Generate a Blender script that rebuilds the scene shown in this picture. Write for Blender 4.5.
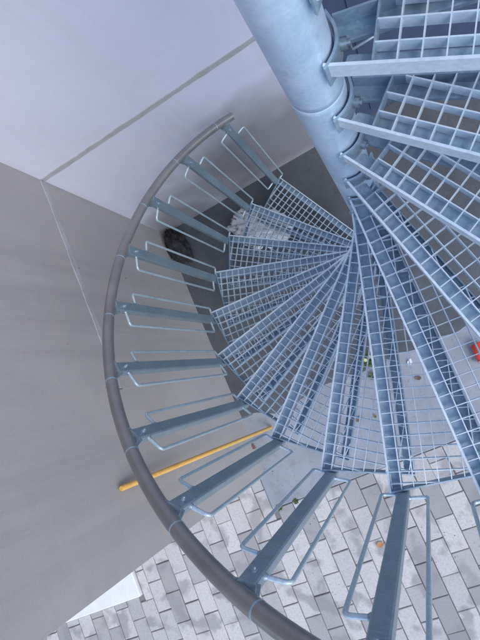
import bpy, bmesh, math, random
from mathutils import Vector, Matrix, noise
random.seed(7)
rad = math.radians
scene = bpy.context.scene
for o in list(bpy.data.objects):
    bpy.data.objects.remove(o)
col = scene.collection

# ------------------------------------------------------------------ camera
GZ = 1.9435                                   # tread "zero" above the paving
cam_data = bpy.data.cameras.new('camera')
cam = bpy.data.objects.new('camera', cam_data)
col.objects.link(cam)
Rc = ((0.93578147, -0.11151473, -0.33448096), (-0.13638942, -0.98930280, -0.05174840), (-0.32513224, 0.09404486, -0.94098065))
CAM = Vector((0.142571, -0.565759, 1.872248 + GZ))
right, up, back = Vector(Rc[0]), -Vector(Rc[1]), -Vector(Rc[2])
cam.matrix_world = Matrix(((right.x, up.x, back.x, CAM.x), (right.y, up.y, back.y, CAM.y), (right.z, up.z, back.z, CAM.z), (0, 0, 0, 1)))
cam_data.sensor_fit = 'HORIZONTAL'
cam_data.sensor_width = 36.0
cam_data.lens = 36.0 * 526.07 / 480.0
cam_data.clip_start = 0.02
cam_data.clip_end = 2000
scene.camera = cam
scene.render.resolution_x, scene.render.resolution_y = 768, 1024

# ------------------------------------------------------------------ sky, sun, exposure
SUN_AZ = rad(-38)                            # direction (math angle) in which the sun stands
SUN_EL = rad(50)
world = bpy.data.worlds.new('World')
scene.world = world
world.use_nodes = True
wn = world.node_tree.nodes
wl = world.node_tree.links
wn.clear()
wo = wn.new('ShaderNodeOutputWorld')
bg = wn.new('ShaderNodeBackground')
sky = wn.new('ShaderNodeTexSky')
sky.sky_type = 'NISHITA'
sky.sun_disc = False
sky.sun_elevation = SUN_EL
sky.sun_rotation = math.pi / 2 - SUN_AZ
sky.air_density = 1.0
sky.dust_density = 1.0
sky.ozone_density = 1.0
bg.inputs['Strength'].default_value = 0.15
wl.new(sky.outputs[0], bg.inputs['Color'])
wl.new(bg.outputs[0], wo.inputs['Surface'])
sun_data = bpy.data.lights.new('sun', 'SUN')
sun_data.energy = 0.7
sun_data.angle = rad(35)
sun_data.color = (1.0, 0.95, 0.91)
sun = bpy.data.objects.new('sun', sun_data)
col.objects.link(sun)
sv = Vector((math.cos(SUN_AZ) * math.cos(SUN_EL), math.sin(SUN_AZ) * math.cos(SUN_EL), math.sin(SUN_EL)))
sun.rotation_euler = sv.to_track_quat('Z', 'Y').to_euler()
sun.location = sv * 20
vs = scene.view_settings
vs.view_transform = 'Standard'
vs.look = 'None'
vs.gamma = 1.0
vs.use_curve_mapping = False
vs.exposure = 1.0

# ------------------------------------------------------------------ helpers
class MB:
    """collects shapes; build() links them as one mesh object"""
    def __init__(self):
        self.v, self.f, self.s = [], [], []
    def add(self, verts, faces, smooth=False):
        n = len(self.v)
        self.v += [tuple(p) for p in verts]
        self.f += [tuple(i + n for i in q) for q in faces]
        self.s += [smooth] * len(faces)
    def box(self, x0, x1, y0, y1, z0, z1):
        self.prism([(x0, y0), (x1, y0), (x1, y1), (x0, y1)], z0, z1)
    def prism(self, pts, z0, z1):
        n = len(pts)
        v = [(x, y, z0) for x, y in pts] + [(x, y, z1) for x, y in pts]
        f = [tuple(range(n - 1, -1, -1)), tuple(range(n, 2 * n))]
        f += [(i, (i + 1) % n, (i + 1) % n + n, i + n) for i in range(n)]
        self.add(v, f)
    def bar(self, a, b, t, z0, z1):
        """upright flat bar between two plan points"""
        a, b = Vector(a), Vector(b)
        d = (b - a).normalized()
        n = Vector((-d.y, d.x)) * (t / 2)
        self.prism([a - n, b - n, b + n, a + n], z0, z1)
    def chamfer_box(self, x0, x1, y0, y1, z0, z1, c):
        b = [(x0, y0, z0), (x1, y0, z0), (x1, y1, z0), (x0, y1, z0)]
        m = [(x, y, z1 - c) for x, y, _ in b]
        t = [(x0 + c, y0 + c, z1), (x1 - c, y0 + c, z1), (x1 - c, y1 - c, z1), (x0 + c, y1 - c, z1)]
        f = [(8, 9, 10, 11)]
        for i in range(4):
            j = (i + 1) % 4
            f += [(i, j, j + 4, i + 4), (i + 4, j + 4, j + 8, i + 8)]
        self.add(b + m + t, f)
    def tube(self, pts, r, n=10, cap=True):
        pts = [Vector(p) for p in pts]
        v, f = [], []
        ref = None
        for i, p in enumerate(pts):
            t = (pts[min(i + 1, len(pts) - 1)] - pts[max(i - 1, 0)]).normalized()
            if ref is None:
                ref = Vector((0, 0, 1)) if abs(t.z) < .9 else Vector((1, 0, 0))
            a = (ref - t * ref.dot(t)).normalized()
            ref = a
            b = t.cross(a)
            rr = r[i] if isinstance(r, (list, tuple)) else r
            for k in range(n):
                w = 2 * math.pi * k / n
                v.append(p + a * (rr * math.cos(w)) + b * (rr * math.sin(w)))
        for i in range(len(pts) - 1):
            for k in range(n):
                l = (k + 1) % n
                f.append((i * n + k, i * n + l, (i + 1) * n + l, (i + 1) * n + k))
        self.add(v, f, True)
        if cap:
            m = len(pts) - 1
            self.add(v[:n], [tuple(range(n - 1, -1, -1))])
            self.add(v[m * n:], [tuple(range(n))])
    def lathe(self, prof, n=40, smooth=True):
        v, f = [], []
        for r, z in prof:
            for k in range(n):
                w = 2 * math.pi * k / n
                v.append((r * math.cos(w), r * math.sin(w), z))
        for i in range(len(prof) - 1):
            for k in range(n):
                l = (k + 1) % n
                f.append((i * n + k, i * n + l, (i + 1) * n + l, (i + 1) * n + k))
        self.add(v, f, smooth)
    def mesh(self, name, mat):
        me = bpy.data.meshes.new(name)
        me.from_pydata(self.v, [], self.f)
        me.polygons.foreach_set('use_smooth', self.s)
        me.materials.append(mat)
        me.update()
        return me
    def build(self, name, mat, parent=None):
        return link(name, self.mesh(name, mat), parent)

def link(name, me, parent=None, mw=None):
    o = bpy.data.objects.new(name, me)
    col.objects.link(o)
    if parent is not None:
        o.parent = parent
    if mw is not None:
        o.matrix_local = mw
    return o

def empty(name, loc=(0, 0, 0), rz=0.0):
    o = bpy.data.objects.new(name, None)
    o.empty_display_size = .1
    col.objects.link(o)
    o.location = loc
    o.rotation_euler = (0, 0, rz)
    return o

def tag(o, label, cat, group=None):
    o['label'] = label
    o['category'] = cat
    if group:
        o['group'] = group
    return o

def struct(o):
    o['kind'] = 'structure'
    return o

# building frame: x along the plaster wall, y into it
RZ = 0.308968
ca_, sa_ = math.cos(RZ), math.sin(RZ)
def W(x, y, z=0.0):
    return Vector((x * ca_ - y * sa_, x * sa_ + y * ca_, z))
XG = -1.47           # face of the grey wall
YP = 1.10            # face of the plaster wall

# ------------------------------------------------------------------ materials
class Mat:
    def __init__(self, name):
        self.m = bpy.data.materials.new(name)
        self.m.use_nodes = True
        self.t = self.m.node_tree
        self.b = self.t.nodes['Principled BSDF']
    def n(self, typ, **kw):
        x = self.t.nodes.new(typ)
        for k, v in kw.items():
            setattr(x, k, v)
        return x
    def l(self, a, b):
        self.t.links.new(a, b)
    def set(self, **kw):
        for k, v in kw.items():
            self.b.inputs[k.replace('_', ' ')].default_value = v
    def noise(self, scale, detail=4, rough=.55, vec=None, dist=0):
        x = self.n('ShaderNodeTexNoise')
        x.inputs['Scale'].default_value = scale
        x.inputs['Detail'].default_value = detail
        x.inputs['Roughness'].default_value = rough
        x.inputs['Distortion'].default_value = dist
        if vec is not None:
            self.l(vec, x.inputs['Vector'])
        return x.outputs['Fac']
    def ramp(self, fac, stops):
        r = self.n('ShaderNodeValToRGB')
        e = r.color_ramp.elements
        while len(e) < len(stops):
            e.new(.5)
        for i, (p, c) in enumerate(stops):
            e[i].position = p
            e[i].color = (c[0], c[1], c[2], 1) if isinstance(c, tuple) else (c, c, c, 1)
        self.l(fac, r.inputs[0])
        return r.outputs['Color']
    def mix(self, fac, a, b, mode='MIX'):
        x = self.n('ShaderNodeMix', data_type='RGBA', blend_type=mode)
        for i, val in ((0, fac), (6, a), (7, b)):
            if isinstance(val, (int, float)):
                x.inputs[i].default_value = val
            elif isinstance(val, tuple):
                x.inputs[i].default_value = (*val[:3], 1)
            else:
                self.l(val, x.inputs[i])
        return x.outputs[2]
    def bump(self, h, strength, dist=.01):
        x = self.n('ShaderNodeBump')
        x.inputs['Strength'].default_value = strength
        x.inputs['Distance'].default_value = dist
        self.l(h, x.inputs['Height'])
        self.l(x.outputs[0], self.b.inputs['Normal'])
    def pos(self):
        return self.n('ShaderNodeNewGeometry').outputs['Position']

def galvanised(name, ca, cb, metal, r0, r1, scale=60, patch=5, k=.22, lo=.32, hi=.68):
    m = Mat(name)
    P = m.pos()
    vo = m.n('ShaderNodeTexVoronoi')
    vo.inputs['Scale'].default_value = scale
    m.l(P, vo.inputs['Vector'])
    spang = m.n('ShaderNodeSeparateColor')
    m.l(vo.outputs['Color'], spang.inputs[0])
    big = m.noise(patch, 6, .65, P, .4)
    f = m.mix(k, big, spang.outputs[0])
    c = m.ramp(f, [(lo, ca), (hi, cb)])
    dirt = m.noise(18, 6, .7, P)
    c = m.mix(m.ramp(dirt, [(.56, 0.0), (.76, .45)]), c, (.30, .31, .31))
    m.l(c, m.b.inputs['Base Color'])
    m.set(Metallic=metal)
    rr = m.n('ShaderNodeMapRange')
    rr.inputs['To Min'].default_value = r0
    rr.inputs['To Max'].default_value = r1
    m.l(f, rr.inputs['Value'])
    m.l(rr.outputs[0], m.b.inputs['Roughness'])
    m.bump(m.noise(140, 3, .5, P), .12, .002)
    return m.m

GALV = galvanised('galvanised_steel', (.26, .375, .46), (.40, .515, .60), .5, .36, .55, 130)
GALVBAR = galvanised('galvanised_bar', (.23, .315, .37), (.33, .415, .465), .6, .34, .52, 130)
GALVGRID = galvanised('galvanised_grating', (.60, .72, .80), (.76, .86, .92), .3, .34, .52, 130)
GALVHOOP = galvanised('galvanised_wire', (.42, .53, .59), (.58, .68, .73), .45, .3, .45, 130)
GALVCOL = galvanised('galvanised_column', (.44, .59, .75), (.63, .77, .90), .35, .30, .5, 150, 7, .12)

def handrail_material():
    m = Mat('handrail_steel')
    P = m.pos()
    c = m.ramp(m.noise(9, 6, .65, P), [(.3, (.225, .212, .207)), (.7, (.32, .302, .295))])
    c = m.mix(m.ramp(m.noise(70, 4, .7, P), [(.62, 0.0), (.75, .5)]), c, (.16, .155, .15))
    m.l(c, m.b.inputs['Base Color'])
    m.set(Metallic=.5, Roughness=.33)
    m.bump(m.noise(160, 3, .5, P), .1, .002)
    return m.m
RAIL = handrail_material()

def plaster_material():
    m = Mat('white_plaster')
    P = m.pos()
    c = m.ramp(m.noise(1.3, 5, .6, P), [(.3, (.60, .605, .71)), (.7, (.67, .67, .775))])
    c = m.mix(m.ramp(m.noise(6, 6, .7, P, .4), [(.55, 0.0), (.78, .45)]), c, (.53, .525, .57))
    mp0 = m.n('ShaderNodeMapping'); mp0.inputs['Scale'].default_value = (9, 9, .5)
    m.l(P, mp0.inputs['Vector'])
    c = m.mix(m.ramp(m.noise(1, 5, .6, mp0.outputs[0]), [(.52, 0.0), (.75, .30)]), c, (.50, .50, .55))
    # shade of the low corner painted into the colour: one blotchy patch behind the foot of the stair and a smaller one by the corner
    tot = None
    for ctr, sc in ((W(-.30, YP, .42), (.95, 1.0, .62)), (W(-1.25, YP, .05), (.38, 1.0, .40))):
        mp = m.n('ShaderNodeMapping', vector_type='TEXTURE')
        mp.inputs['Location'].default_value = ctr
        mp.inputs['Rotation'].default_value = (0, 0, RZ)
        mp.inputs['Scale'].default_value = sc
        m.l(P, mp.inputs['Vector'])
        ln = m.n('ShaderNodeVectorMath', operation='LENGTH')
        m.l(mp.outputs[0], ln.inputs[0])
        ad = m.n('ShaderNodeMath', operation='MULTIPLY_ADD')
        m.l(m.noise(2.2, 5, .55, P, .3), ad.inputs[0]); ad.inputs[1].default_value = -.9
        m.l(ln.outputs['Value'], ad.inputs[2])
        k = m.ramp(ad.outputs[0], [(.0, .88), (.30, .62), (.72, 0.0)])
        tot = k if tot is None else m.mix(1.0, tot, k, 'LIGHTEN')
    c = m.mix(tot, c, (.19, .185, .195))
    m.l(c, m.b.inputs['Base Color'])
    m.set(Roughness=.85)
    h = m.mix(.5, m.noise(90, 5, .6, P), m.noise(12, 3, .5, P))
    m.bump(h, .35, .004)
    return m.m
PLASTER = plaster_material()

def concrete_material(name, ca, cb, stain, scale=1.6, pits=True, streak=None, bump=.3):
    m = Mat(name)
    P = m.pos()
    c = m.ramp(m.noise(scale, 6, .62, P, .3), [(.28, ca), (.72, cb)])
    c = m.mix(m.ramp(m.noise(scale * 5, 7, .7, P), [(.52, 0.0), (.75, .55)]), c, stain)
    if streak:
        mp = m.n('ShaderNodeMapping'); mp.inputs['Scale'].default_value = (7, 7, .35)
        m.l(P, mp.inputs['Vector'])
        c = m.mix(m.ramp(m.noise(1, 5, .6, mp.outputs[0]), [(.45, 0.0), (.70, .55)]), c, streak)
    fine = m.noise(150, 3, .6, P)
    c = m.mix(.05, c, m.ramp(fine, [(.3, .1), (.7, .8)]))
    if pits:
        v = m.n('ShaderNodeTexVoronoi')
        v.inputs['Scale'].default_value = 7
        m.l(P, v.inputs['Vector'])
        c = m.mix(m.ramp(v.outputs['Distance'], [(.035, .75), (.06, 0.0)]), c, (.12, .115, .11))
    m.l(c, m.b.inputs['Base Color'])
    m.set(Roughness=.82)
    m.bump(m.mix(.4, fine, m.noise(25, 5, .6, P)), bump, .004)
    return m.m
WALLGREY = concrete_material('grey_render', (.375, .345, .335), (.435, .40, .385), (.345, .318, .31), streak=(.30, .278, .272), bump=.12)
PAD = concrete_material('pad_concrete', (.22, .245, .275), (.34, .365, .395), (.13, .13, .13), 3.0)
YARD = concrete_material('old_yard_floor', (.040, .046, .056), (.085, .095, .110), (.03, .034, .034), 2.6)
STRIP = concrete_material('joint_mortar', (.36, .35, .36), (.47, .46, .47), (.25, .245, .25), 9, False)

def paver_material(name, island):
    m = Mat(name)
    P = m.pos()
    rnd = m.n('ShaderNodeNewGeometry').outputs['Random Per Island'] if island else m.n('ShaderNodeObjectInfo').outputs['Random']
    c = m.ramp(rnd, [(.0, (.31, .30, .295)), (.16, (.38, .366, .357)), (.30, (.47, .452, .438)), (1.0, (.60, .57, .54))])
    st = m.noise(5.5, 3, .5, P, .3)
    c = m.mix(m.ramp(st, [(.51, 0.0), (.61, .72)]), c, (.27, .26, .258))
    sp = m.noise(75, 4, .7, P)
    c = m.mix(m.ramp(sp, [(.45, 0.0), (.72, .5)]), c, (.25, .24, .24))
    c = m.mix(m.ramp(m.noise(2.0, 3, .5, P), [(.5, 0.0), (.8, .3)]), c, (.50, .45, .37))
    m.l(c, m.b.inputs['Base Color'])
    m.set(Roughness=.85)
    m.bump(sp, .3, .003)
    return m.m
PAVER = paver_material('concrete_paver', False)
PAVERS = paver_material('concrete_pavers_joined', True)

def simple(name, ca, cb, rough=.6, scale=20, metal=0.0, bump=.2):
    m = Mat(name)
    P = m.pos()
    f = m.noise(scale, 5, .6, P)
    m.l(m.ramp(f, [(.3, ca), (.7, cb)]), m.b.inputs['Base Color'])
    m.set(Roughness=rough, Metallic=metal)
    m.bump(f, bump, .003)
    return m.m
SAND = simple('joint_sand', (.17, .165, .16), (.25, .24, .23), .95, 60)
WHITESTEP = simple('white_stone', (.70, .70, .69), (.78, .78, .76), .7, 14)
POLE = simple('orange_varnished_wood', (.66, .35, .075), (.80, .47, .13), .4, 30)
BLACKBAG = simple('black_plastic', (.014, .014, .016), (.026, .026, .03), .75, 25)
WHITEBAG = simple('white_plastic', (.62, .64, .66), (.88, .88, .90), .5, 12)
REDPL = simple('red_plastic', (.70, .045, .03), (.80, .075, .05), .4, 15)
REDRIM = simple('pink_plastic', (.75, .40, .34), (.80, .48, .42), .5, 15)
LEAFG = simple('weed_leaf', (.05, .085, .035), (.10, .14, .055), .7, 50)
LEAFD = simple('dead_leaf', (.11, .075, .05), (.20, .135, .09), .8, 40)
LEAFO = simple('tan_leaf', (.42, .20, .09), (.55, .28, .13), .8, 40)
FLOWER = simple('yellow_petal', (.72, .68, .30), (.82, .78, .42), .6, 40)
BRICKM = simple('brick_fragment', (.16, .085, .07), (.24, .13, .11), .9, 40)
GRIT = simple('grit', (.12, .11, .10), (.42, .40, .38), .9, 8)
DOORM = simple('blue_grey_painted_steel', (.045, .07, .12), (.06, .09, .15), .5, 9)
DIRT = simple('dark_dirt', (.03, .028, .025), (.07, .062, .055), .95, 40)

# ------------------------------------------------------------------ setting: building frame (x along the plaster wall, y into it)
YE = -0.935          # free end of the grey wall
TOPZ = 6.2

m = MB()
m.box(-150, 150, -150, 150, -.5, -.062)
ground = struct(m.build('ground', SAND))
ground.rotation_euler.z = RZ

# concrete pad in the corner
m = MB()
m.chamfer_box(-1.525, 1.9, -1.203, -.45, -.3, .006, .006)
pad = struct(m.build('concrete_pad', PAD))
pad.rotation_euler.z = RZ
# old dark yard floor behind the pad: uneven, with dirt washed over the pad's edge
m = MB()
nx, ny = 260, 50
fv, ff = [], []
for j in range(ny + 1):
    for i in range(nx + 1):
        x = -1.56 + (1.9 + 1.56) * i / nx
        t = j / ny
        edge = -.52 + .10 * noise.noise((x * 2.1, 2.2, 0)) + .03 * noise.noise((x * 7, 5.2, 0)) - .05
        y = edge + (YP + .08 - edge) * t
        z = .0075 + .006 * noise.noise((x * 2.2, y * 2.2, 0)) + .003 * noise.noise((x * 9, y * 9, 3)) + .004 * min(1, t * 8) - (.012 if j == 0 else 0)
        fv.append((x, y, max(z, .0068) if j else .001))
for j in range(ny):
    for i in range(nx):
        a = j * (nx + 1) + i
        ff.append((a, a + 1, a + nx + 2, a + nx + 1))
m.add(fv, ff, True)
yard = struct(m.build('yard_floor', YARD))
yard.rotation_euler.z = RZ

# grey wall with two rendered panels and the joint strip
gw = empty('grey_wall', W(XG, 0, 0), RZ)
tag(gw, 'tall bare taupe grey rendered wall with a pale horizontal joint strip', 'wall')
m = MB(); m.box(-4.0, -.02, YE, YP + .3, -.3, TOPZ)
m.build('core', WALLGREY, gw)
ZJ = GZ - .476        # height of the joint running round the corner
SPL = -.155          # vertical panel joint (y)
m = MB()
m.box(-.0185, 0, YE - .0, SPL, -.28, TOPZ - .02)
m.build('wall_panel', WALLGREY, gw)
m = MB()
m.box(-.0185, .002, SPL + .0, YP - .001, -.28, ZJ - .0215)
m.build('wall_panel', WALLGREY, gw)
m = MB()
m.box(-.0185, .001, SPL + .0, YP - .001, ZJ + .0215, TOPZ - .02)
m.build('wall_panel', WALLGREY, gw)
def rough_strip(x0, x1, depth, z0, z1, n):
    """a hand-filled joint with ragged edges: x along, y out of the wall, z up"""
    b = MB()
    v, f = [], []
    for i in range(n + 1):
        x = x0 + (x1 - x0) * i / n
        a = z0 + noise.noise((x * 9, 1.3, 0)) * .006 + noise.noise((x * 40, 4.3, 0)) * .003
        c = z1 + noise.noise((x * 8, 7.7, 0)) * .006 + noise.noise((x * 37, 9.1, 0)) * .003
        d = depth + noise.noise((x * 20, 3, 5)) * .001
        v += [(x, .012, a), (x, -d, a + .004), (x, -d, c - .004), (x, .012, c)]
    for i in range(n):
        for k in range(3):
            f.append((i * 4 + k, (i + 1) * 4 + k, (i + 1) * 4 + k + 1, i * 4 + k + 1))
    b.add(v, f)
    return b
js = rough_strip(SPL + .002, YP - .006, .005, ZJ - .022, ZJ + .022, 120).build('joint_strip', STRIP, gw)
js.rotation_euler.z = math.pi / 2

# plaster wall
pw = empty('plaster_wall', W(XG, YP, 0), RZ)
tag(pw, 'pale lavender white plaster wall with a ragged grey horizontal joint', 'wall')
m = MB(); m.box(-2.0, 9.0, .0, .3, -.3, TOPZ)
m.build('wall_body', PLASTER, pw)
# steel door in the plaster wall behind the column
DX0, DX1, DZ1 = 1.72, 2.72, 2.05
m = MB(); m.box(DX0, DX1, -.012, .05, .02, DZ1)
dr = m.build('door', DOORM, pw)
for k in range(4):
    m = MB(); m.box(DX0 + .10, DX1 - .10, -.020, -.0125, .12 + k * .475, .12 + k * .475 + .40)
    m.build('door_panel', DOORM, dr)
m = MB()
m.box(DX0 - .06, DX0 - .002, -.03, .05, .0, DZ1 + .06); m.box(DX1 + .002, DX1 + .06, -.03, .05, .0, DZ1 + .06); m.box(DX0 - .002, DX1 + .002, -.03, .05, DZ1 + .002, DZ1 + .06)
m.build('door_frame', DOORM, dr)
m = MB(); m.tube([(DX0 + .07, -.012, 1.0), (DX0 + .07, -.06, 1.0), (DX0 + .19, -.06, 1.0)], .009, 10)
m.build('door_handle', GALVBAR, dr)
rough_strip(.004, 1.655, .004, ZJ - .021, ZJ + .021, 150).build('joint_strip', STRIP, pw)
rough_strip(2.785, 9.0, .004, ZJ - .021, ZJ + .021, 400).build('joint_strip', STRIP, pw)

# ------------------------------------------------------------------ paving
PW, PL, GAP, TH = .1262, .2320, .0048, .055
paving = empty('paving', (0, 0, 0), RZ)
struct(paving)
STEP = (-3.75, -2.835, -1.465, YE - .002)
def paver_mesh(w, l):
    b = MB(); b.chamfer_box(-w / 2, w / 2, -l / 2, l / 2, -TH, 0, .004)
    return b
whole = paver_mesh(PW - GAP, PL - GAP).mesh('paver', PAVER)
def cam_uv(p):
    d = p - CAM
    z = d.dot(-back)
    if z < .1:
        return None
    return (240 + 526.07 * d.dot(right) / z, 320 - 526.07 * d.dot(up) / z)
pieces = []
for c in range(-24, 42):
    x1 = -(1.115 + PW * (c - 1)); x0 = x1 - PW
    y = -1.519 if c % 2 == 0 else -1.632
    for k in range(-13, 4):
        y0 = y + k * PL; y1 = y0 + PL
        a0, a1, b0, b1 = x0, x1, y0, y1
        if x1 > -1.53 and x0 < 1.905:
            if x0 > -1.53 - PW * .2 or x0 > -1.53:
                b1 = min(b1, -1.205)
            elif b1 > -1.205:
                a1 = min(a1, -1.529)
        if x1 < -1.47 or a1 <= -1.529:
            b1 = min(b1, YE - .004)
        elif x0 >= 1.905:
            b1 = min(b1, YP - .01)
        if a0 < STEP[1] and a1 > STEP[0] and b1 > STEP[2]:
            if a1 > STEP[1] + .03 and b1 > STEP[2] + .06:
                a0 = STEP[1] + .003
            else:
                b1 = min(b1, STEP[2] - .003)
        if a1 - a0 < .03 or b1 - b0 < .03:
            continue
        cx, cy = (a0 + a1) / 2, (b0 + b1) / 2
        uv = cam_uv(W(cx, cy, 0))
        inside = uv is not None and -45 < uv[0] < 540 and 150 < uv[1] < 700
        d = 0 if uv is None else max(0, -uv[0], uv[0] - 480, uv[1] - 640)
        pieces.append((not inside, d, a0, a1, b0, b1))
pieces.sort()
rest = MB()
sb = MB(); sb.box(-6.4, 4.1, -4.7, -1.19, -.058, -.011); sb.box(-6.4, -1.55, -1.19, YE, -.058, -.011)
sb.build('sand_bed', SAND, paving)
npav = 0
for out, d, a0, a1, b0, b1 in pieces:
    cx, cy, w, l = (a0 + a1) / 2, (b0 + b1) / 2, a1 - a0, b1 - b0
    dz = random.gauss(0, .0022)
    if not out and npav < 298:
        npav += 1
        full = abs(w - PW) < .001 and abs(l - PL) < .001
        me = whole if full else paver_mesh(w - GAP, l - GAP).mesh('paver', PAVER)
        mw = Matrix.Translation((cx + random.gauss(0, .0008), cy + random.gauss(0, .0012), dz)) @ Matrix.Rotation(random.gauss(0, .006), 4, 'Z') @ Matrix.Rotation(random.gauss(0, .006), 4, 'X') @ Matrix.Rotation(random.gauss(0, .006), 4, 'Y')
        link('paver', me, paving, mw)
    else:
        rest.chamfer_box(a0 + GAP / 2, a1 - GAP / 2, b0 + GAP / 2, b1 - GAP / 2, -TH + dz, dz, .004)
ro = rest.build('paver_field', PAVERS, paving)
ro['kind'] = 'stuff'

m = MB(); m.chamfer_box(STEP[0], STEP[1] - .004, STEP[2], STEP[3], -.055, .035, .006)
st = m.build('white_doorstep', WHITESTEP)
st.rotation_euler.z = RZ
tag(st, 'bright white slab lying on the pavers behind the end of the grey wall', 'slab')

# ------------------------------------------------------------------ the spiral staircase
DEL = 0.264869
RISE = 0.19435
TH0 = -1.570004
RB = 1.0486          # baluster ring
RT = 1.032           # tread end
HB = 1.0             # baluster height above its tread
K0, K1 = -9, 16
stair = empty('spiral_staircase', (0, 0, 0))
tag(stair, 'galvanised steel spiral staircase with grated treads winding down around a blue grey column', 'staircase')

# column: two pipe lengths on a base plate
def sleeve(h):
    b = MB()
    R = .0600
    b.lathe([(R - .0016, 0), (R, .0009), (R, .02), (R, h - .02), (R, h - .0009), (R - .0016, h)], 48)
    return b
b = MB(); b.lathe([(.0, .012), (.115, .012), (.12, .009), (.12, -.01)], 40); b.build('base_plate', GALV, stair)
bz = .012
zj = GZ + 4.62 * RISE - .075                   # the one visible joint in the column
sleeve(zj - bz).build('column_section', GALVCOL, stair).location.z = bz
zt_ = GZ + (K1 + 2) * RISE
sleeve(zt_ - zj - .0005).build('column_section', GALVCOL, stair).location.z = zj + .0005
b = MB(); b.lathe([(.0, .008), (.055, .008), (.062, .003), (.062, .0)], 40)
b.build('column_cap', GALV, stair).location.z = zt_

# tread in its own frame: x outward along the front edge, y towards the rear, z = 0 at the walking surface
OV = .072                                   # overlap under the next tread
FO = .036                                   # the front edge runs this far ahead of the radius
tD = math.tan(DEL)
CO = OV / math.cos(DEL)
def rear(x): return tD * x + CO
XI = .135
P_out = (RT, 0.0)
ang = DEL + OV / RT
Q_out = (RT * math.cos(ang), RT * math.sin(ang))
def chord_x(y): return P_out[0] + (Q_out[0] - P_out[0]) * y / Q_out[1]
ZB = -.030                                  # bottom of the bearing bars
fr = MB()
def flange(pts, z, t=.004):
    fr.prism(pts, z - t, z)
# front flange, rear flange with lip, end plate, inner plate
flange([(.078, .001), (chord_x(0) - .005, .001), (chord_x(.032) - .005, .032), (.084, .032)], ZB - .006)
fr.bar((.086, .034), (chord_x(.034) - .006, .034), .004, ZB - .040, ZB - .0105)
def rl(x, off): return (x, rear(x) - off)
e2 = Vector((math.cos(DEL), math.sin(DEL)))
n2 = Vector((-e2.y, e2.x))
def rp(s, off):                             # s along the rear edge, off inwards from it
    q = e2 * s - n2 * (off - OV)
    return (q.x, q.y)
flange([rp(.080, .034), rp(1.018, .034), rp(1.018, .003), rp(.072, .003)], ZB - .010)
fr.bar(rp(.080, .036), rp(1.018, .036), .004, ZB - .014, ZB - .004)
fr.bar(rp(.076, .001), rp(1.020, .001), .004, ZB - .030, -.001)
fr.bar((P_out[0], .0), Q_out, .005, -.050, .0015)
fr.bar((XI, .002), (XI, rear(XI) - .003), .004, ZB, -.0005)
tread_me = fr.mesh('tread', GALV)

gr = MB()
y = .034
ys = []
while y < Q_out[1] - .01:
    ys.append(y); y += .0405
for y in ys:
    x0 = max(XI, (y - CO + .003) / tD)
    x1 = chord_x(y) - .003
    if x1 - x0 > .012:
        gr.bar((x0, y), (x1, y), .0029, ZB, 0.0)
x = XI + .040
while x < RT - .008:
    y1 = rear(x) - .003
    if x > Q_out[0]:
        y1 = min(y1, (x - P_out[0]) / (Q_out[0] - P_out[0]) * Q_out[1] - .004)
    if y1 > .01:
        gr.bar((x, .001), (x, y1), .0025, -.0200, -.0012)
    x += .0395
grating_me = gr.mesh('grating', GALVGRID)

ns = MB()
ns.box(.050, RT + .001, -.0065, -.0004, -.036, .0035)
nosing_me = ns.mesh('nosing', GALVGRID)

cl = MB()                                   # bent plate clasping the sleeve
pts = []
a0, a1 = rad(-42), DEL + rad(40)
N = 20
for rr in (.0665, .0720):
    for i in range(N + 1):
        a = a0 + (a1 - a0) * i / N
        # the plate leaves the sleeve a little at its ends
        e = .003 * max(0.0, abs(i / N - .5) * 2 - .75) / .25
        pts.append(((rr + e) * math.cos(a), (rr + e) * math.sin(a)))
v = [(x, y, -.058) for x, y in pts] + [(x, y, .0045) for x, y in pts]
f = []
M_ = 2 * (N + 1)
for i in range(N):
    o = N + 1 + i
    f += [(i, i + 1, i + 1 + M_, i + M_), (o + 1, o, o + M_, o + 1 + M_), (i + M_, i + 1 + M_, o + 1 + M_, o + M_), (i + 1, i, o, o + 1)]
f += [(0, M_, N + 1 + M_, N + 1), (N, 2 * N + 1, 2 * N + 1 + M_, N + M_)]
cl.add(v, f)
collar_me = cl.mesh('collar', GALV)

bo = MB()
def hexbolt(b, x, y, z, d, r, h):
    d = Vector(d).normalized()
    b.tube([Vector((x, y, z)), Vector((x, y, z)) + d * h], r, 6)
    b.tube([Vector((x, y, z)) + d * h, Vector((x, y, z)) + d * (h + .006)], r * .55, 8)
aB = DEL * .75
hexbolt(bo, .0715 * math.cos(aB), .0715 * math.sin(aB), -.030, (math.cos(aB), math.sin(aB), 0), .012, .012)
bolt_me = bo.mesh('bolt', GALVBAR)

for k in range(K0, K1 + 1):
    mw = Matrix.Translation((0, 0, GZ + k * RISE)) @ Matrix.Rotation(TH0 + k * DEL, 4, 'Z')
    t = link('tread', tread_me, stair, mw @ Matrix.Translation((0, -FO, 0)))
    link('grating', grating_me, t)
    link('nosing', nosing_me, t)
    link('collar', collar_me, t, Matrix.Translation((0, FO, 0)))
    link('bolt', bolt_me, t, Matrix.Translation((0, FO, 0)))

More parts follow.
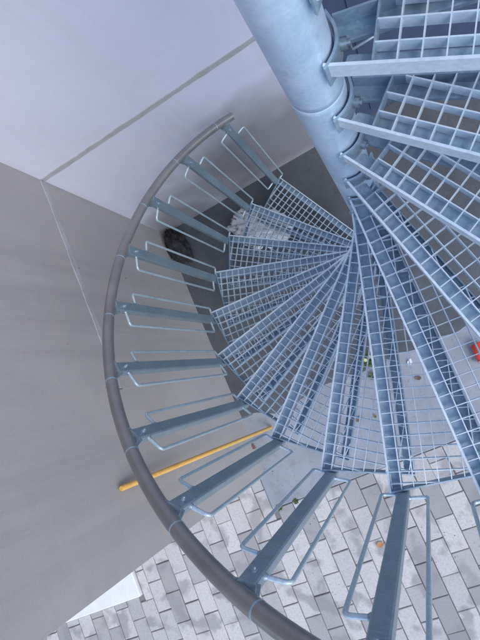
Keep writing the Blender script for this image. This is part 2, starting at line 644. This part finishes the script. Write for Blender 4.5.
# balusters with wire hoops on both sides
WB, DB = .042, .034
b = MB()
c = .004
def rrect(w, d, c):
    return [(-d / 2 + c, -w / 2), (d / 2 - c, -w / 2), (d / 2, -w / 2 + c), (d / 2, w / 2 - c), (d / 2 - c, w / 2), (-d / 2 + c, w / 2), (-d / 2, w / 2 - c), (-d / 2, -w / 2 + c)]
b.prism(rrect(WB, DB, c), -.060, HB + .018)
baluster_me = b.mesh('baluster', GALVBAR)
SL = RISE / (RB * DEL)
def hoop(sgn):
    b = MB()
    off = .080 if sgn > 0 else .072
    zb, zt = (.030, HB - .050) if sgn > 0 else (-.020, HB - .150)
    SL = 0.0                                # the short arms are level
    y0, y1 = sgn * (WB / 2 - .002), sgn * off
    def xo(y): return -.004 - y * y / (2 * RB)
    corner = []
    P = [(y0, zb + SL * y0), (y1, zb + SL * y1), (y1, zt + SL * y1), (y0, zt + SL * y0)]
    path = [P[0]]
    for i in (1, 2):
        a, q, d = Vector(P[i - 1]), Vector(P[i]), Vector(P[i + 1])
        r = .016
        s, e = q + (a - q).normalized() * r, q + (d - q).normalized() * r
        for t in (0, .25, .5, .75, 1):
            path.append(tuple((1 - t) ** 2 * s + 2 * t * (1 - t) * q + t * t * e))
    path.append(P[3])
    b.tube([(xo(y), y, z) for y, z in path], .0058, 10)
    return b
hoops = [hoop(s).mesh('wire_hoop', GALVHOOP) for s in (-1, 1)]
bolt2 = MB()
hexbolt(bolt2, 0, 0, 0, (1, 0, 0), .0072, .005)
fix_me = bolt2.mesh('fixing_bolt', GALV)
FIX = [Matrix.Translation((DB / 2, 0, -.012)), Matrix.Translation((DB / 2, 0, -.040)), Matrix.Translation((-DB / 2, 0, HB - .030)) @ Matrix.Rotation(math.pi, 4, 'Z')]
wd = MB()                                   # weld bead where a hoop arm meets the post
wd.tube([(0, -.001, 0), (0, .003, 0), (0, .007, 0)], [.0095, .0086, .0062], 9)
weld_me = wd.mesh('weld_bead', GALVBAR)
WELD = []
for sg in (-1, 1):
    for zz in ((.030, HB - .050) if sg > 0 else (-.020, HB - .150)):
        WELD.append(Matrix.Translation((-.0042, sg * WB / 2, zz)) @ Matrix.Rotation(0 if sg > 0 else math.pi, 4, 'Z'))
wd = MB(); wd.box(-.014, .014, -.030, .030, HB + .0085, HB + .014)
brk_me = wd.mesh('rail_bracket', GALVBAR)
for k in range(K0, K1 + 1):
    mw = Matrix.Translation((0, 0, GZ + k * RISE)) @ Matrix.Rotation(TH0 + k * DEL, 4, 'Z') @ Matrix.Translation((RB, .0, 0))
    t = link('baluster', baluster_me, stair, mw)
    for h in hoops:
        link('wire_hoop', h, t, Matrix.Rotation(random.gauss(0, .008), 4, 'Z'))
    for x_ in FIX:
        link('fixing_bolt', fix_me, t, x_)
    for x_ in WELD:
        link('weld_bead', weld_me, t, x_)
    link('rail_bracket', brk_me, t)

# handrail
RH, RR = RB + .010, .0215
pts = []
ta, tb = TH0 + (K0 - .22) * DEL, TH0 + (K1 + .1) * DEL
n = 300
for i in range(n + 1):
    a = ta + (tb - ta) * i / n
    pts.append((RH * math.cos(a), RH * math.sin(a), GZ + HB + .034 + (a - TH0) / DEL * RISE))
b = MB(); b.tube(pts, RR, 20)
rail = b.build('handrail', RAIL, stair)
b = MB()
for k in range(K0, K1 + 1):
    a = TH0 + (k + .16) * DEL
    seg = []
    for s in (-.0018, .0018):
        w = a + s
        seg.append((RH * math.cos(w), RH * math.sin(w), GZ + HB + .034 + (w - TH0) / DEL * RISE))
    bb = MB(); bb.tube(seg, RR + .0007, 20)
    bb.build('weld_seam', GALV, rail)

# ------------------------------------------------------------------ loose things
def crumple(name, mat, sx, sy, sz, seed, sub=4, amp=.35, freq=2.2):
    bm = bmesh.new()
    bmesh.ops.create_icosphere(bm, subdivisions=sub, radius=1)
    for v in bm.verts:
        d = v.co.normalized()
        q = d * freq + Vector((seed, seed * 1.7, 0))
        r = 1 + amp * noise.noise(q) + amp * .55 * abs(noise.noise(q * 2.7)) + amp * .35 * noise.noise(q * 6)
        z = max(d.z, -.45)
        v.co = Vector((d.x * r * sx, d.y * r * sy, (z + .45) * (.75 + .25 * r) * sz + (.0 if z <= -.45 else amp * .15 * sz * noise.noise(q * 4))))
        v.co.z = max(v.co.z, 0)
    me = bpy.data.meshes.new(name)
    bm.to_mesh(me); bm.free()
    me.materials.append(mat)
    me.polygons.foreach_set('use_smooth', [True] * len(me.polygons))
    o = link(name, me)
    return o

def unproject(u, v, z):
    d = right * (u - 240) - up * (v - 320) - back * 526.07
    t = (z - CAM.z) / d.z
    return CAM + d * t

PT = .012
# orange pole leaning on the grey wall
top = W(XG + .018, -.610, GZ - .165)
bot = unproject(271, 427.5, PT + .012)
b = MB()
d = (top - bot).normalized()
b.tube([bot, bot + d * .004, top - d * .004, top], [.0105, .0125, .0125, .0105], 14)
pole = b.build('wooden_pole', POLE)
tag(pole, 'long orange yellow pole leaning against the grey wall', 'pole')

o = crumple('plastic_bag', BLACKBAG, .075, .13, .09, 3.1, 5, .55, 2.4)
o.location = unproject(180, 247, PT); o.rotation_euler.z = .5
tag(o, 'crumpled black plastic bag in the corner between the two walls', 'bag')
o = crumple('plastic_sheet', WHITEBAG, .19, .13, .05, 5.2, 5, .6, 3.2)
o.location = unproject(260, 229, PT); o.rotation_euler.z = -.3
tag(o, 'crumpled white plastic sheet lying under the lower treads', 'litter')

# red tub seen through the grating
tub = empty('plastic_tub', unproject(484, 359, PT), .35)
tag(tub, 'small bright red plastic tub lying on its side beneath the stairs', 'tub')
b = MB()
b.tube([(0, 0, .047), (0, .004, .047), (0, .11, .043), (0, .114, .043)], [.040, .044, .036, .030], 20)
b.build('tub_body', REDPL, tub)
b = MB()
b.tube([(0, -.012, .0475), (0, .004, .0475)], [.0475, .0475], 20)
b.build('tub_rim', REDRIM, tub)

# weeds
def weed(u, v, n, size, label, flowers=0, z=PT):
    e = empty('weed', unproject(u, v, z))
    tag(e, label, 'weed')
    b = MB()
    for i in range(n):
        a = random.uniform(0, 2 * math.pi)
        tilt = random.uniform(.15, 1.1)
        L = size * random.uniform(.5, 1)
        w = L * random.uniform(.13, .24)
        d = Vector((math.cos(a) * math.cos(tilt), math.sin(a) * math.cos(tilt), math.sin(tilt)))
        s = Vector((-math.sin(a), math.cos(a), 0))
        o0 = Vector((random.gauss(0, size * .15), random.gauss(0, size * .15), 0))
        q1 = o0 + d * L * .5 + Vector((0, 0, .004))
        q2 = o0 + d * L - Vector((0, 0, L * .18))
        q2.z = max(q2.z, .002)
        b.add([o0, q1 - s * w, q1 + Vector((0, 0, -w * .3)), q1 + s * w, q2], [(0, 1, 2), (0, 2, 3), (1, 4, 2), (2, 4, 3)])
    b.build('foliage', LEAFG, e)
    for i in range(flowers):
        b = MB()
        q = Vector((random.gauss(0, size * .3), random.gauss(0, size * .3), size * .55))
        b.tube([(q.x * .3, q.y * .3, .0), tuple(q)], .0015, 5)
        for k in range(6):
            a = k * math.pi / 3
            b.add([q, q + Vector((math.cos(a - .4) * .012, math.sin(a - .4) * .012, .003)), q + Vector((math.cos(a + .4) * .012, math.sin(a + .4) * .012, .003))], [(0, 1, 2)])
        b.build('flower', FLOWER, e)
weed(367, 360, 45, .09, 'green weed with pale yellow flowers growing from the pad under the treads', 3)
weed(372, 376, 24, .045, 'small low green weed beside the flowering one on the pad')
weed(279, 507, 40, .035, 'tuft of grey green weed at the outer corner of the pale pad', 0, 0)
weed(296, 501, 40, .033, 'tuft of grey green weed along the straight joint between pad and pavers', 0, 0)
for o in [o for o in bpy.data.objects if o.get('category') == 'weed' and 'tuft' in o['label']]:
    o['group'] = 'weeds in the paving joint'

def leaf(u, v, L, mat, label, z=.0, rz=0, group=None):
    b = MB()
    vs_, fs_ = [], []
    N = 8
    for i in range(N + 1):
        t = i / N
        w = L * .32 * math.sin(math.pi * t ** .8) + .0006
        x = (t - .5) * L
        h = .004 + .010 * abs(t - .5)
        vs_ += [(x, -w, h + w * .35), (x, 0, h), (x, w, h + w * .25)]
    for i in range(N):
        for k in range(2):
            fs_.append((i * 3 + k, i * 3 + k + 1, (i + 1) * 3 + k + 1, (i + 1) * 3 + k))
    b.add(vs_, fs_, True)
    o = b.build('dead_leaf', mat)
    o.location = unproject(u, v, z)
    o.rotation_euler.z = rz
    tag(o, label, 'leaf', group)
leaf(380.5, 544, .055, LEAFO, 'curled orange tan dead leaf lying on the grey pavers', .002, .4)
leaf(410, 362, .05, WHITEBAG, 'pale bleached leaf on the pad under the treads', PT, 1.2)
leaf(359, 419, .05, LEAFD, 'brown dead leaf on the pale pad between the weeds and the pavers', PT, .5)
leaf(375, 416, .026, LEAFD, 'tiny brown leaf fragment on the pale pad', PT, 2.1)
leaf(418, 378, .045, LEAFD, 'brown dead leaf beside the bleached one under the treads', PT, 3.3)

# grit swept over the pad, the yard floor and the pavers
b = MB()
for i in range(1500):
    x, y = random.uniform(-1.45, 1.6), random.uniform(-1.9, 1.05)
    q = W(x, y)
    h = random.uniform(.0015, .005) * (1.4 if random.random() < .06 else 1)
    z = .0 if y < -1.2 else .006
    a = random.uniform(0, 6.28)
    pts_ = [(q.x + h * random.uniform(.7, 1.3) * math.cos(a + w), q.y + h * random.uniform(.7, 1.3) * math.sin(a + w), z - .001) for w in (0, 1.57, 3.14, 4.71)]
    b.add(pts_ + [(q.x, q.y, z + h)], [(0, 1, 4), (1, 2, 4), (2, 3, 4), (3, 0, 4)])
grit = b.build('grit', GRIT)
grit['kind'] = 'stuff'
grit['label'] = 'loose grit and small stones scattered over the pad and pavers'
grit['category'] = 'grit'

b = MB()
v = [(-.035, -.02, 0), (.03, -.028, 0), (.038, .02, 0), (-.03, .03, 0), (-.03, -.016, .03), (.022, -.022, .038), (.03, .014, .034), (-.024, .024, .026)]
b.add(v, [(3, 2, 1, 0), (4, 5, 6, 7), (0, 1, 5, 4), (1, 2, 6, 5), (2, 3, 7, 6), (3, 0, 4, 7)])
o = b.build('brick_fragment', BRICKM)
o.location = unproject(251, 448, PT); o.rotation_euler.z = .7
tag(o, 'small reddish brown brick fragment at the foot of the grey wall', 'brick')
